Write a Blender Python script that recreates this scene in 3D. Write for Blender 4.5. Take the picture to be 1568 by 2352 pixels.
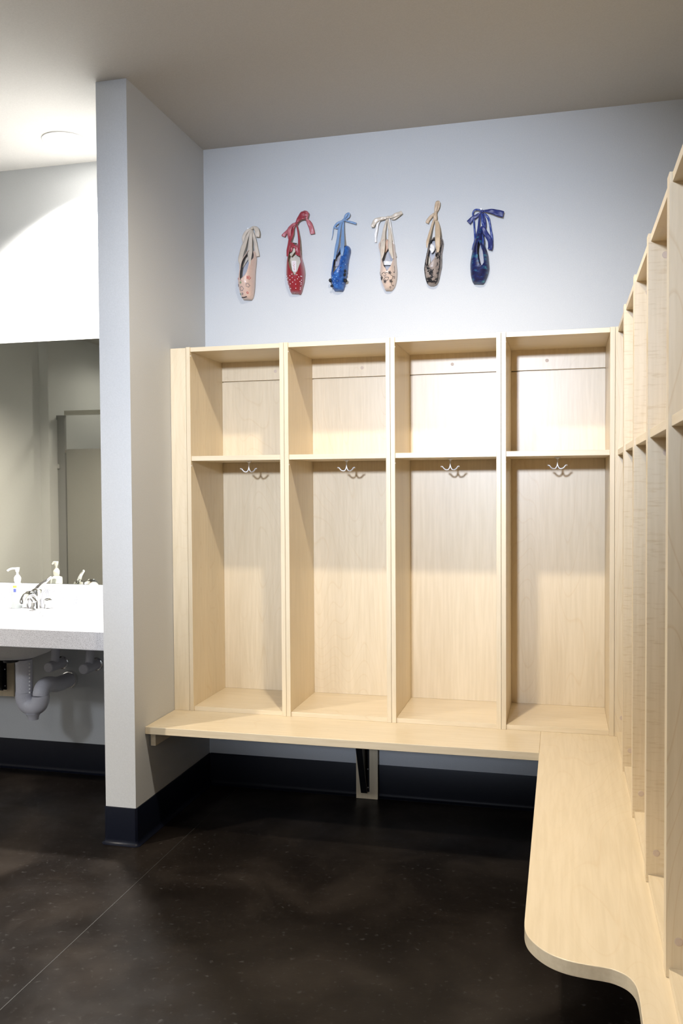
import bpy, bmesh, math, random
from mathutils import Vector, Matrix
random.seed(7)
for o in list(bpy.data.objects): bpy.data.objects.remove(o, do_unlink=True)
SC = bpy.context.scene
COL = SC.collection
PI = math.pi

# ------------------------------------------------------------------ camera
cam_d = bpy.data.cameras.new('camera'); cam = bpy.data.objects.new('camera', cam_d); COL.objects.link(cam)
r_ = Vector((0.96987886, 0.24350738, -0.00625694)); u_ = Vector((-0.00120879, 0.03049766, 0.99953411)); f_ = Vector((-0.24358475, 0.96941944, -0.02987339))
M = Matrix((( r_.x, u_.x, -f_.x, 1.66186), (r_.y, u_.y, -f_.y, -3.95537), (r_.z, u_.z, -f_.z, 1.44447), (0, 0, 0, 1)))
cam.matrix_world = M
cam_d.sensor_fit = 'VERTICAL'; cam_d.sensor_height = 36.0; cam_d.lens = 2020.01 * 36 / 2352
cam_d.clip_start = .02; cam_d.clip_end = 60
SC.camera = cam

# ------------------------------------------------------------------ colour management, world
SC.view_settings.view_transform = 'Standard'; SC.view_settings.look = 'None'
SC.view_settings.gamma = 1; SC.view_settings.use_curve_mapping = False
SC.view_settings.exposure = 0.0
w = bpy.data.worlds.new('world'); SC.world = w; w.use_nodes = True
w.node_tree.nodes['Background'].inputs[0].default_value = (.5, .55, .6, 1)
w.node_tree.nodes['Background'].inputs[1].default_value = .02

# ------------------------------------------------------------------ lights
H = 3.048
def spot(name, loc, power, col, size, blend, rad=.06, aim=None):
    d = bpy.data.lights.new(name, 'SPOT'); d.energy = power; d.color = col
    d.spot_size = math.radians(size); d.spot_blend = blend; d.shadow_soft_size = rad
    o = bpy.data.objects.new(name, d); COL.objects.link(o); o.location = loc
    if aim is not None:
        o.rotation_euler = (Vector(aim) - Vector(loc)).to_track_quat('-Z', 'Y').to_euler()
    return o
def area(name, loc, aim, power, col, sx, sy):
    d = bpy.data.lights.new(name, 'AREA'); d.energy = power; d.color = col; d.shape = 'RECTANGLE'; d.size = sx; d.size_y = sy
    o = bpy.data.objects.new(name, d); COL.objects.link(o); o.location = loc
    o.rotation_euler = (Vector(aim) - Vector(loc)).to_track_quat('-Z', 'Y').to_euler()
    return o
CANS = [(1.11, -1.45), (-.567, -.275), (-1.9, -2.6), (.4, -4.7), (1.1, -6.3), (-.95, -4.4), (-2.6, -5.0)]
spot('locker_can_lamp', (1.11, -1.45, H - .02), 172, (1, .88, .71), 166, .9, .05)
spot('vanity_can_lamp', (-.567, -.275, H - .02), 640, (1, .96, .90), 124, .45, .05)
spot('room_fill_lamp', (-1.9, -2.6, H - .02), 760, (1, .9, .78), 140, .8, .06)  # unseen lamp added to brighten the room reflected in the mirror
spot('room_fill_lamp', (.4, -4.7, H - .02), 120, (.86, .91, 1), 150, .8, .06)  # added fill from behind for the right locker sides and sink pipes
spot('room_fill_lamp', (1.1, -6.3, H - .02), 90, (1, .97, .95), 160, .8, .06)  # unseen low-angle fill added for surfaces facing the rear
spot('room_fill_lamp', (-.95, -4.4, H - .02), 300, (.84, .90, 1), 155, .5, .22)  # added to brighten the pipes, wall under the counter and stub wall end
spot('stall_fill_lamp', (-2.6, -5.0, H - .02), 45, (1, .96, .88), 160, .6, .08)  # unseen lamp added to lift the dark wall behind the stall
spot('frontal_lamp', (.85, -7.6, 2.6), 2150, (.73, .82, 1.0), 28, 1.0, .18, aim=(.88, 0, 1.80))

# ------------------------------------------------------------------ materials
def lin(c): return tuple((x / 12.92 if x <= .04045 else ((x + .055) / 1.055) ** 2.4) for x in c)
def S(r, g, b): return lin((r / 255, g / 255, b / 255)) + (1,)
def base(name):
    m = bpy.data.materials.new(name); m.use_nodes = True
    nt = m.node_tree; return m, nt, nt.nodes['Principled BSDF']
def N(nt, t, **k):
    n = nt.nodes.new(t)
    for a, b in k.items(): setattr(n, a, b)
    return n
def ramp(nt, src, stops):
    r = N(nt, 'ShaderNodeValToRGB')
    while len(r.color_ramp.elements) < len(stops): r.color_ramp.elements.new(.5)
    for e, (p, c) in zip(r.color_ramp.elements, stops): e.position = p; e.color = c
    nt.links.new(src, r.inputs[0]); return r.outputs[0]
def simple(name, col, rough=.5, metal=0, spec=.5, bump=0, bscale=200, **k):
    m, nt, b = base(name)
    n = N(nt, 'ShaderNodeTexNoise'); n.inputs['Scale'].default_value = bscale; n.inputs['Detail'].default_value = 3
    tc = N(nt, 'ShaderNodeTexCoord'); nt.links.new(tc.outputs['Object'], n.inputs['Vector'])
    c1 = tuple(min(1, x * 1.04) for x in col[:3]) + (1,); c2 = tuple(x * .96 for x in col[:3]) + (1,)
    nt.links.new(ramp(nt, n.outputs[0], [(.3, c2), (.7, c1)]), b.inputs['Base Color'])
    b.inputs['Roughness'].default_value = rough; b.inputs['Metallic'].default_value = metal
    b.inputs['Specular IOR Level'].default_value = spec
    for a, v in k.items(): b.inputs[a.replace('_', ' ')].default_value = v
    if bump:
        bp = N(nt, 'ShaderNodeBump'); bp.inputs['Strength'].default_value = bump; bp.inputs['Distance'].default_value = .002
        nt.links.new(n.outputs[0], bp.inputs['Height']); nt.links.new(bp.outputs[0], b.inputs['Normal'])
    return m
def wood(name, grain='z', style='plain', tint=(1, 1, 1)):
    """pale maple: fine streaks along the grain, thin contour lines, slight cross curl"""
    m, nt, b = base(name); L = nt.links
    tc = N(nt, 'ShaderNodeTexCoord'); oi = N(nt, 'ShaderNodeObjectInfo')
    off = N(nt, 'ShaderNodeVectorMath', operation='SCALE'); cx = N(nt, 'ShaderNodeCombineXYZ')
    L.new(oi.outputs['Random'], cx.inputs[0]); L.new(oi.outputs['Random'], cx.inputs[1]); L.new(oi.outputs['Random'], cx.inputs[2])
    L.new(cx.outputs[0], off.inputs[0]); off.inputs['Scale'].default_value = 37
    add = N(nt, 'ShaderNodeVectorMath', operation='ADD'); L.new(tc.outputs['Object'], add.inputs[0]); L.new(off.outputs[0], add.inputs[1])
    gi = 'xyz'.index(grain)
    def noise(along, across, sc, det):
        mp = N(nt, 'ShaderNodeMapping'); s = [across] * 3; s[gi] = along; mp.inputs['Scale'].default_value = s
        L.new(add.outputs[0], mp.inputs['Vector'])
        n = N(nt, 'ShaderNodeTexNoise'); n.inputs['Scale'].default_value = sc; n.inputs['Detail'].default_value = det
        L.new(mp.outputs[0], n.inputs['Vector']); return n.outputs[0]
    def c(k): return tuple(min(1, a * t * k) for a, t in zip((.775, .655, .465), tint)) + (1,)
    broad = ramp(nt, noise(.35, 5, 1, 3), [(.3, c(.94)), (.7, c(1.05))])
    streak = noise(.06, 1, 90, 4)
    rings = noise(.22, 1, 3.2 if style != 'flake' else 4.4, 1.5)
    mul = N(nt, 'ShaderNodeMath', operation='MULTIPLY'); L.new(rings, mul.inputs[0]); mul.inputs[1].default_value = 42 if style != 'flake' else 26
    fr = N(nt, 'ShaderNodeMath', operation='FRACT'); L.new(mul.outputs[0], fr.inputs[0])
    line = ramp(nt, fr.outputs[0], [(0, (1, 1, 1, 1)), (.11, (0, 0, 0, 1)), (.95, (0, 0, 0, 1)), (1, (.6, .6, .6, 1))])
    mix = N(nt, 'ShaderNodeMix', data_type='RGBA'); mix.blend_type = 'MULTIPLY'
    mk = N(nt, 'ShaderNodeMath', operation='MULTIPLY'); L.new(line, mk.inputs[0])
    msk = ramp(nt, noise(.15, 2.2, 1, 1), [(.42, (0, 0, 0, 1)), (.6, (1, 1, 1, 1))]); L.new(msk, mk.inputs[1])
    sc2 = N(nt, 'ShaderNodeMath', operation='MULTIPLY'); L.new(mk.outputs[0], sc2.inputs[0]); sc2.inputs[1].default_value = {'flake': .6, 'curly': .12, 'plain': .32}[style]
    L.new(sc2.outputs[0], mix.inputs[0]); L.new(broad, mix.inputs[6]); mix.inputs[7].default_value = (.86, .76, .62, 1)
    mix2 = N(nt, 'ShaderNodeMix', data_type='RGBA'); mix2.blend_type = 'MULTIPLY'; mix2.inputs[0].default_value = 1
    L.new(mix.outputs[2], mix2.inputs[6])
    L.new(ramp(nt, streak, [(.35, (.93, .92, .89, 1)), (.65, (1, 1, 1, 1))]), mix2.inputs[7])
    out = mix2.outputs[2]
    if style == 'curly':
        cur = noise(170, 22, 1, 3)
        mix3 = N(nt, 'ShaderNodeMix', data_type='RGBA'); mix3.blend_type = 'MULTIPLY'; mix3.inputs[0].default_value = 1
        L.new(out, mix3.inputs[6]); L.new(ramp(nt, cur, [(.30, (.90, .86, .79, 1)), (.46, (1, 1, 1, 1))]), mix3.inputs[7]); out = mix3.outputs[2]
    L.new(out, b.inputs['Base Color']); b.inputs['Roughness'].default_value = .33; b.inputs['Specular IOR Level'].default_value = .5
    return m
WZ = wood('maple_vertical', 'z'); WX = wood('maple_along_x', 'x'); WY = wood('maple_along_y', 'y')
WC = wood('maple_curly', 'z', 'curly'); WF = wood('maple_flame', 'z', 'flake')
PAINT = simple('wall_paint', (.565, .58, .59), .55, bump=.12, bscale=260)
CEIL = simple('ceiling_paint', (.50, .485, .46), .8, bump=.1, bscale=200)
BASEB = simple('rubber_base', (.004, .0055, .012), .38, spec=.2, bscale=60)
BLACK = simple('black_steel', (.008, .008, .009), .4)
CHROME = simple('chrome', (.8, .8, .8), .12, 1)
SATIN = simple('satin_nickel', (.72, .72, .74), .45, 1)
PVC = simple('white_pvc', (.62, .62, .68), .38)
WHITE = simple('white_plastic', (.85, .85, .85), .35)
CAPM = simple('cover_cap', (.62, .50, .40), .5)
STALL = simple('grey_laminate', (.27, .27, .26), .5)
STALLD = simple('dark_laminate', (.24, .245, .25), .5)
COUNTER = simple('quartz_counter', (.80, .80, .83), .25)
def counter_mat():
    m, nt, b = base('speckled_counter'); v = N(nt, 'ShaderNodeTexNoise'); v.inputs['Scale'].default_value = 420; v.inputs['Detail'].default_value = 4
    tc = N(nt, 'ShaderNodeTexCoord'); nt.links.new(tc.outputs['Object'], v.inputs['Vector'])
    nt.links.new(ramp(nt, v.outputs[0], [(.38, (.34, .35, .38, 1)), (.46, (.52, .53, .57, 1)), (.7, (.62, .63, .67, 1))]), b.inputs['Base Color'])
    b.inputs['Roughness'].default_value = .3; return m
COUNTER = counter_mat()
def mirror_mat():
    m, nt, b = base('mirror_silver'); b.inputs['Base Color'].default_value = (.50, .52, .46, 1); b.inputs['Metallic'].default_value = 1
    b.inputs['Roughness'].default_value = .015
    n = N(nt, 'ShaderNodeTexNoise'); n.inputs['Scale'].default_value = 3
    nt.links.new(ramp(nt, n.outputs[0], [(.3, (.77, .76, .66, 1)), (.7, (.79, .78, .68, 1))]), b.inputs['Base Color'])
    return m
MIRROR = mirror_mat()
def floor_mat():
    m, nt, b = base('stained_concrete'); L = nt.links; tc = N(nt, 'ShaderNodeTexCoord')
    def noise(s, d, dist=0):
        n = N(nt, 'ShaderNodeTexNoise'); n.inputs['Scale'].default_value = s; n.inputs['Detail'].default_value = d; n.inputs['Distortion'].default_value = dist
        L.new(tc.outputs['Object'], n.inputs['Vector']); return n.outputs[0]
    a = ramp(nt, noise(2.6, 5, .6), [(.32, (.0050, .0037, .0030, 1)), (.5, (.0100, .0076, .0061, 1)), (.68, (.0210, .0165, .0132, 1))])
    sp = ramp(nt, noise(55, 3), [(.62, (0, 0, 0, 1)), (.74, (.10, .10, .10, 1))])
    mx = N(nt, 'ShaderNodeMix', data_type='RGBA'); mx.blend_type = 'ADD'; mx.inputs[0].default_value = .22
    L.new(a, mx.inputs[6]); L.new(sp, mx.inputs[7])
    L.new(mx.outputs[2], b.inputs['Base Color'])
    L.new(ramp(nt, noise(7, 4), [(.3, (.28, .28, .28, 1)), (.7, (.44, .44, .44, 1))]), b.inputs['Roughness'])
    bp = N(nt, 'ShaderNodeBump'); bp.inputs['Strength'].default_value = .06; bp.inputs['Distance'].default_value = .002
    L.new(noise(90, 2), bp.inputs['Height']); L.new(bp.outputs[0], b.inputs['Normal'])
    b.inputs['Specular IOR Level'].default_value = .14
    return m
FLOOR = floor_mat()
JOINT = simple('joint_sealant', (.017, .015, .013), .6)
def emis(name, col, s):
    m, nt, b = base(name); b.inputs['Emission Color'].default_value = col + (1,); b.inputs['Emission Strength'].default_value = s
    n = N(nt, 'ShaderNodeTexNoise'); n.inputs['Scale'].default_value = 20
    nt.links.new(ramp(nt, n.outputs[0], [(0, (.8, .8, .8, 1)), (1, (.85, .85, .85, 1))]), b.inputs['Base Color']); return m
GLOW = emis('lamp_lens', (1, .96, .88), 25)

# ------------------------------------------------------------------ mesh helpers
def new(): return bmesh.new()
def box(bm, x0, x1, y0, y1, z0, z1, bev=0):
    vs = [bm.verts.new((x, y, z)) for z in (z0, z1) for y in (y0, y1) for x in (x0, x1)]
    fs = [(0, 2, 3, 1), (4, 5, 7, 6), (0, 1, 5, 4), (2, 6, 7, 3), (0, 4, 6, 2), (1, 3, 7, 5)]
    F = [bm.faces.new([vs[i] for i in f]) for f in fs]
    if bev:
        es = list({e for f in F for e in f.edges})
        bmesh.ops.bevel(bm, geom=es, offset=bev, segments=2, affect='EDGES', profile=.5)
def prism(bm, pts, z0, z1, bev=0, axis='z'):
    """pts 2-D outline extruded along an axis"""
    def P(a, b, c): return (a, b, c) if axis == 'z' else ((a, c, b) if axis == 'y' else (c, a, b))
    lo = [bm.verts.new(P(a, b, z0)) for a, b in pts]; hi = [bm.verts.new(P(a, b, z1)) for a, b in pts]
    n = len(pts); f1 = bm.faces.new(lo); f2 = bm.faces.new(hi)
    for i in range(n): bm.faces.new([lo[i], lo[(i + 1) % n], hi[(i + 1) % n], hi[i]])
    bmesh.ops.recalc_face_normals(bm, faces=bm.faces)
    if bev: bmesh.ops.bevel(bm, geom=list(f2.edges) + list(f1.edges), offset=bev, segments=2, affect='EDGES', profile=.5)
def basis(d):
    d = d.normalized(); a = Vector((0, 0, 1)) if abs(d.z) < .9 else Vector((1, 0, 0))
    u = d.cross(a).normalized(); return u, d.cross(u).normalized()
def tube(bm, pts, r, seg=10, caps=True):
    pts = [Vector(p) for p in pts]; n = len(pts); rs = r if isinstance(r, (list, tuple)) else [r] * n
    rings = []; u = None
    for i, p in enumerate(pts):
        d = (pts[min(i + 1, n - 1)] - pts[max(i - 1, 0)]).normalized()
        if u is None: u, v = basis(d)
        else:
            u = (u - d * u.dot(d)).normalized(); v = d.cross(u)
        rings.append([bm.verts.new(p + (u * math.cos(t) + v * math.sin(t)) * rs[i]) for t in [2 * PI * k / seg for k in range(seg)]])
    for a, b in zip(rings, rings[1:]):
        for k in range(seg): bm.faces.new([a[k], a[(k + 1) % seg], b[(k + 1) % seg], b[k]])
    if caps: bm.faces.new(rings[0]); bm.faces.new(rings[-1])
def lathe(bm, prof, c=(0, 0, 0), axis=(0, 0, 1), seg=24):
    """prof: (radius, height) pairs"""
    ax = Vector(axis).normalized(); u, v = basis(ax); c = Vector(c); rings = []
    for r, h in prof:
        r = max(r, 1e-4)
        rings.append([bm.verts.new(c + ax * h + (u * math.cos(2 * PI * k / seg) + v * math.sin(2 * PI * k / seg)) * r) for k in range(seg)])
    for a, b in zip(rings, rings[1:]):
        for k in range(seg): bm.faces.new([a[k], a[(k + 1) % seg], b[(k + 1) % seg], b[k]])
    bm.faces.new(rings[0]); bm.faces.new(rings[-1])
def smoothpath(pts, n=8):
    """Catmull-Rom through tuples of any length"""
    out = []; P = [pts[0]] + list(pts) + [pts[-1]]
    for i in range(1, len(P) - 2):
        for k in range(n):
            t = k / n; a, b, c, d = P[i - 1], P[i], P[i + 1], P[i + 2]
            out.append(tuple(.5 * (2 * q + (r - p) * t + (2 * p - 5 * q + 4 * r - s) * t * t + (3 * q - p - 3 * r + s) * t ** 3) for p, q, r, s in zip(a, b, c, d)))
    out.append(tuple(pts[-1])); return out
def obj(name, bm, mat, parent=None, smooth=False, label=None):
    bmesh.ops.recalc_face_normals(bm, faces=bm.faces)
    me = bpy.data.meshes.new(name); bm.to_mesh(me); bm.free()
    for m in (mat if isinstance(mat, (list, tuple)) else [mat]): me.materials.append(m)
    o = bpy.data.objects.new(name, me); COL.objects.link(o)
    if parent: o.parent = parent
    if label: o['label'] = label
    if smooth:
        for p in me.polygons: p.use_smooth = True
        if smooth == 'auto': me.set_sharp_from_angle(angle=math.radians(40))
    return o
def thing(name, label, cat, loc=(0, 0, 0), rz=0, group=None):
    o = bpy.data.objects.new(name, None); COL.objects.link(o); o.location = loc; o.rotation_euler = (0, 0, rz)
    o.empty_display_size = .05
    o['label'] = label; o['category'] = cat
    if group: o['group'] = group
    return o
def tag(o, label, cat, group=None):
    o['label'] = label; o['category'] = cat
    if group: o['group'] = group
    return o
def struct(name, bm, m, parent=None, label=None, smooth=False):
    o = obj(name, bm, m, parent, smooth=smooth)
    if not parent: o['kind'] = 'structure'
    if label: o['label'] = label
    return o
def B(name, mat, parent, *a, bev=.0008, label=None):
    bm = new(); box(bm, *a, bev=bev); return obj(name, bm, mat, parent, label=label)

# ------------------------------------------------------------------ the room
XL, XR, YR = -3.517, 2.257, -8.0
TP, DP = .1332, .764
def SB(name, mat, *a, label=None):
    bm = new(); box(bm, *a); return struct(name, bm, mat, label=label)
fl = SB('floor', FLOOR, XL - .1, XR + .1, YR - .1, .1, -.1, 0, label='dark stained concrete floor with mottled brown patches')
bm = new(); box(bm, .1535, .1565, YR, -.02, -.004, .0006); obj('floor_joint', bm, JOINT, fl)
SB('ceiling', CEIL, XL - .1, XR + .1, YR - .1, .1, H, H + .1, label='plain painted ceiling')
SB('wall_back', PAINT, XL - .1, XR + .1, 0, .1, 0, H, label='pale grey wall behind the lockers and mirror')
SB('wall_right', PAINT, XR, XR + .1, YR, 0, 0, H, label='wall behind the right-hand locker row')
SB('wall_left', PAINT, XL - .1, XL, -4.05, 0, 0, H, label='far left wall seen in the mirror')
SB('wall_rear', PAINT, XL - .1, XR + .1, YR - .1, YR, 0, H)
SB('wall_partition', PAINT, -TP, 0, -DP, 0, 0, H, label='grey stub wall between sinks and lockers')
SB('wall_pier', PAINT, XL - .1, -3.416, -5.7, -4.05, 0, H, label='wall corner beside the toilet stall')
SB('wall_stall_back', PAINT, -3.416, -1.2, -5.8, -5.7, 0, H)
SB('wall_stall_side', PAINT, -1.3, -1.2, -5.7, -4.25, 0, H)

# cove base: profile swept along a plan path (outward normal to the left of travel)
BH = .152
PROF = [(0, 0), (.0, BH), (.004, BH), (.0055, BH - .003), (.0055, .022), (.007, .012), (.011, .005), (.018, .0015), (.018, 0)]
def cove(name, path, label=None):
    bm = new(); path = [Vector(p) for p in path]; n = len(path); rings = []
    for i, p in enumerate(path):
        ds = []
        if i > 0: ds.append((path[i] - path[i - 1]).normalized())
        if i < n - 1: ds.append((path[i + 1] - path[i]).normalized())
        ns = [Vector((-d.y, d.x)) for d in ds]
        nn = ns[0] if len(ns) == 1 else (ns[0] + ns[1]) / (1 + ns[0].dot(ns[1]))
        rings.append([bm.verts.new((p.x + nn.x * a, p.y + nn.y * a, b)) for a, b in PROF])
    for a, b in zip(rings, rings[1:]):
        for k in range(len(PROF)): bm.faces.new([a[k], a[(k + 1) % len(PROF)], b[(k + 1) % len(PROF)], b[k]])
    bm.faces.new(rings[0]); bm.faces.new(rings[-1])
    o = struct(name, bm, BASEB, label=label, smooth='auto'); return o
def rnd(pts, r=.012):   # round the outer corners of the stub wall base
    return pts
cove('baseboard_back', [(XR, -.0005), (.0065, -.0005)], 'black rubber cove base under the bench')
cove('baseboard_partition', [(.0005, -.0065), (.0005, -DP + .004), (-.004, -DP - .0005), (-TP + .004, -DP - .0005), (-TP - .0005, -DP + .004), (-TP - .0005, -.0065)], 'black rubber cove base wrapping the stub wall')
cove('baseboard_vanity', [(-TP - .007, -.0005), (XL + .007, -.0005)], 'black rubber cove base below the sink counter')
cove('baseboard_left', [(XL + .0005, -.007), (XL + .0005, -4.04)])
cove('baseboard_right', [(XR - .0005, YR + .01), (XR - .0005, -.03)])

# recessed ceiling lights; those beyond mirror and locker bench are added fixtures for fill
def can(x, y, label):
    t = thing('ceiling_light', label, 'ceiling light', (x, y, H - .0005))
    bm = new(); n = 40
    prof = [(.088, 0), (.104, 0), (.104, -.004), (.098, -.007), (.088, -.005)]
    rings = [[bm.verts.new((r * math.cos(2 * PI * k / n), r * math.sin(2 * PI * k / n), z)) for k in range(n)] for r, z in prof]
    for i in range(len(rings)):
        a, b = rings[i], rings[(i + 1) % len(rings)]
        for k in range(n): bm.faces.new([a[k], a[(k + 1) % n], b[(k + 1) % n], b[k]])
    obj('trim_ring', bm, WHITE, t, smooth='auto')
    bm = new(); lathe(bm, [(.087, 0), (.087, -.003), (.05, -.0045), (.001, -.005)], seg=40); obj('lamp_lens', bm, GLOW, t, smooth='auto', label='glowing lens')
    return t
can(*CANS[1], 'round glowing recessed ceiling light above the mirror')
can(*CANS[0], 'round recessed ceiling light over the locker bench')
can(*CANS[2], 'added round fill light, unseen, in the sink area away from the mirror')
can(*CANS[3], 'added round fill light, unseen, behind the photographer')
can(*CANS[4], 'added round fill light, unseen, near the rear wall')
can(*CANS[5], 'added round fill light, unseen, in front of the toilet stalls')
can(*CANS[6], 'added round fill light, unseen, inside the toilet stall')

# ------------------------------------------------------------------ bench
ZB, TB = .4600, .0304
bench = thing('bench', 'L-shaped pale maple bench running under both rows of lockers', 'bench', (0, 0, 0))
bm = new(); prism(bm, [(.001, -.676), (1.5795, -.676), (1.5795, -.001), (.001, -.001)], ZB - TB, ZB, .0015); obj('seat_board', bm, WX, bench)
curve = [(1.5797, -1.93), (1.581, -1.985), (1.590, -2.025), (1.610, -2.060), (1.637, -2.088), (1.671, -2.106), (1.71, -2.1135), (1.743, -2.116), (1.765, -2.121), (1.788, -2.137), (1.801, -2.163), (1.8055, -2.20), (1.8055, -2.26)]
curve = smoothpath(curve, 5)
out = [(1.5797, -.001)] + curve + [(1.8055, -3.3), (XR - .001, -3.3), (XR - .001, -.001)]
bm = new(); prism(bm, out, ZB - TB, ZB, .0015); obj('seat_board', bm, WY, bench, label='long arm with a rounded S-curved end')
bm = new(); box(bm, .0065, .029, -.64, -.01, ZB - TB - .058, ZB - TB - .0002, bev=.001); obj('wall_cleat', bm, WY, bench, label='square wooden cleat on the stub wall')
def bracket(parent, x0, ztop, dep, bot):
    """wood backing board with a black steel angle bracket"""
    post = B('backing_board', WZ, parent, x0, x0 + .102, -.037, -.0275, bot, ztop, label='pale maple board against the wall')
    bm = new(); cx = x0 + .046
    box(bm, cx - .017, cx + .017, -.043, -.0372, bot + .035, ztop - .001)
    prism(bm, [(-.043, bot + .036), (-.060, bot + .036), (-dep, ztop - .02), (-dep, ztop - .006), (-.043, ztop - .006)], cx - .003, cx + .003, axis='x')
    box(bm, cx - .017, cx + .017, -dep, -.043, ztop - .006, ztop - .0005)
    prism(bm, [(-.060, bot + .036), (-.066, bot + .036), (-dep - .006, ztop - .02), (-dep, ztop - .02)], cx - .017, cx + .012, axis='x')
    br = obj('steel_bracket', bm, BLACK, parent, label='tapering black steel bracket')
    for z in (bot + .055, bot + .14):
        bm = new(); lathe(bm, [(.004, 0), (.004, .002), (.002, .003)], (cx + .010, -.0432, z), (0, -1, 0), 10); obj('screw', bm, SATIN, br)
bracket(bench, .739, ZB - TB - .0003, .22, .001)
for yy in (-1.3, -2.5):
    bb = new(); prism(bb, [(XR - .04, .05), (XR - .06, .05), (XR - .40, ZB - TB - .02), (XR - .40, ZB - TB - .001), (XR - .04, ZB - TB - .001)], yy, yy + .006, axis='y')
    obj('steel_bracket', bb, BLACK, bench)
    B('backing_board', WZ, bench, XR - .0385, XR - .0275, yy - .05, yy + .05, .001, ZB - TB - .0005)

# ------------------------------------------------------------------ lockers
LD, LH, T = .394, 1.590, .019
def hook(parent, x, y, z):
    bm = new()
    lathe(bm, [(.0085, -.001), (.009, -.003), (.005, -.006), (.0033, -.012), (.0030, -.026), (.0038, -.034)], (x, y, z), seg=14)
    for s in (-1, 1):
        pr = smoothpath([(0, -.028), (s * .003, -.038), (s * .009, -.0465), (s * .019, -.0465), (s * .027, -.041), (s * .032, -.034), (s * .0375, -.033)], 5)
        tube(bm, [(x + a, y - abs(a) * .15, z + b) for a, b in pr], [.0036] * (len(pr) - 4) + [.0032, .003, .0032, .003], 10)
        bmesh.ops.create_uvsphere(bm, u_segments=10, v_segments=8, radius=.0038, matrix=Matrix.Translation((x + s * .0375, y - .0056, z - .033)))
    h = obj('coat_hook', bm, SATIN, parent, smooth='auto', label='double-pronged satin metal hook under the shelf')
    bm = new(); lathe(bm, [(.0125, -.0001), (.0125, -.002), (.0085, -.003)], (x, y, z), seg=16); obj('mounting_plate', bm, SATIN, h)
def cap(parent, c, ax, mat=None, r=.0075):
    bm = new(); lathe(bm, [(r, 0), (r, .0006), (r * .8, .0011)], c, ax, 16); obj('screw_cap', bm, mat or CAPM, parent, label='small round cover cap')
def locker(W, label, loc, rz=0, left=WZ, right=WZ, capx=.5, caps_side=False, group=None):
    t = thing('open_locker', label, 'locker', loc, rz, group)
    g = .0006
    B('side_panel', left, t, g, T, -LD, -.001, 0, LH)
    B('side_panel', right, t, W - T, W - g, -LD, -.001, 0, LH)
    a, b = T + .0002, W - T - .0002
    B('top_panel', WX, t, a, b, -LD + .006, -.001, LH - T - .001, LH - .001)
    B('bottom_panel', WX, t, a, b, -LD + .006, -.001, 0, T)
    B('shelf', WX, t, a, b, -LD + .006, -.0215, 1.0965, 1.1175)
    B('back_panel', WZ, t, a, b, -.0205, -.006, T + .0002, 1.4765)
    B('back_sheet', WZ, t, a, b, -.0055, -.0015, T + .0002, LH - T - .0002)
    nr = B('top_rail', WZ, t, a, b, -.0215, -.004, 1.482, LH - T - .0002)
    cap(nr, (T + capx * (W - 2 * T), -.0215, 1.5215), (0, -1, 0))
    hook(t, W / 2, -.22, 1.0964)
    if caps_side:
        for (yy, zz) in ((-.3695, .074), (-.354, 1.536), (-.350, 1.060)):
            cap(t, (T, yy, zz), (1, 0, 0), r=.0085)
    else:
        for zz in (1.552, 1.075): cap(t, (T, -.386, zz), (1, 0, 0), r=.003, mat=WHITE)
    return t
JX = [.0735, .519, .976, 1.4245, 1.8585]
labs = ['leftmost maple locker of the back row, beside the grey stub wall', 'second maple locker of the back row, under the blue shoe',
        'third maple locker of the back row, brightest upper cubby', 'rightmost maple locker of the back row, in the corner']
for i in range(4):
    locker(JX[i + 1] - JX[i], labs[i], (JX[i], -.0005, ZB + .0002), 0, capx=[.655, .565, .465, .385][i], group='open lockers along the back wall')
YS = [-.376, -.8098, -1.2406, -1.6716, -2.1056, -2.5396, -2.9736]
labr = ['maple locker of the right-hand row nearest the corner', 'second maple locker from the corner in the right-hand row',
        'third maple locker from the corner in the right-hand row', 'fourth maple locker from the corner in the right-hand row',
        'nearest visible maple locker at the right edge, strong flame grain', 'maple locker just beyond the right edge of view']
for i in range(6):
    locker(YS[i] - YS[i + 1], labr[i], (XR - .0005, YS[i], ZB + .0002), -PI / 2, left=[WF, WC, WC, WC, WF, WC][i], caps_side=True, group='open lockers along the right wall')
bm = new(); box(bm, .001, .0728, -LD, -.376, ZB + .0002, 2.047, bev=.0008)
tag(obj('filler_strip', bm, WZ), 'tall narrow maple strip closing the gap beside the grey stub wall', 'trim strip')
bm = new(); box(bm, 1.8590, 1.8625, -LD - .001, -.3765, ZB + .0002, 2.049, bev=.0005)
tag(obj('filler_strip', bm, WZ), 'thin maple strip in the inner corner between both locker rows', 'trim strip')

# ------------------------------------------------------------------ mirror, counter, sinks
mr = thing('wall_mirror', 'frameless rectangular mirror above the sink counter', 'mirror', (-1.4, -.001, .9575))
B('mirror_glass', MIRROR, mr, -1.2, 1.2595, -.006, 0, .001, 1.2225, bev=0)
ct = thing('vanity_counter', 'white speckled solid counter with backsplash and deep front apron', 'counter', (0, 0, 0))
ZC, YF, SX = .855, -.734, -.80
bm = new()
x0, x1 = -2.9, -TP - .001
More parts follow.
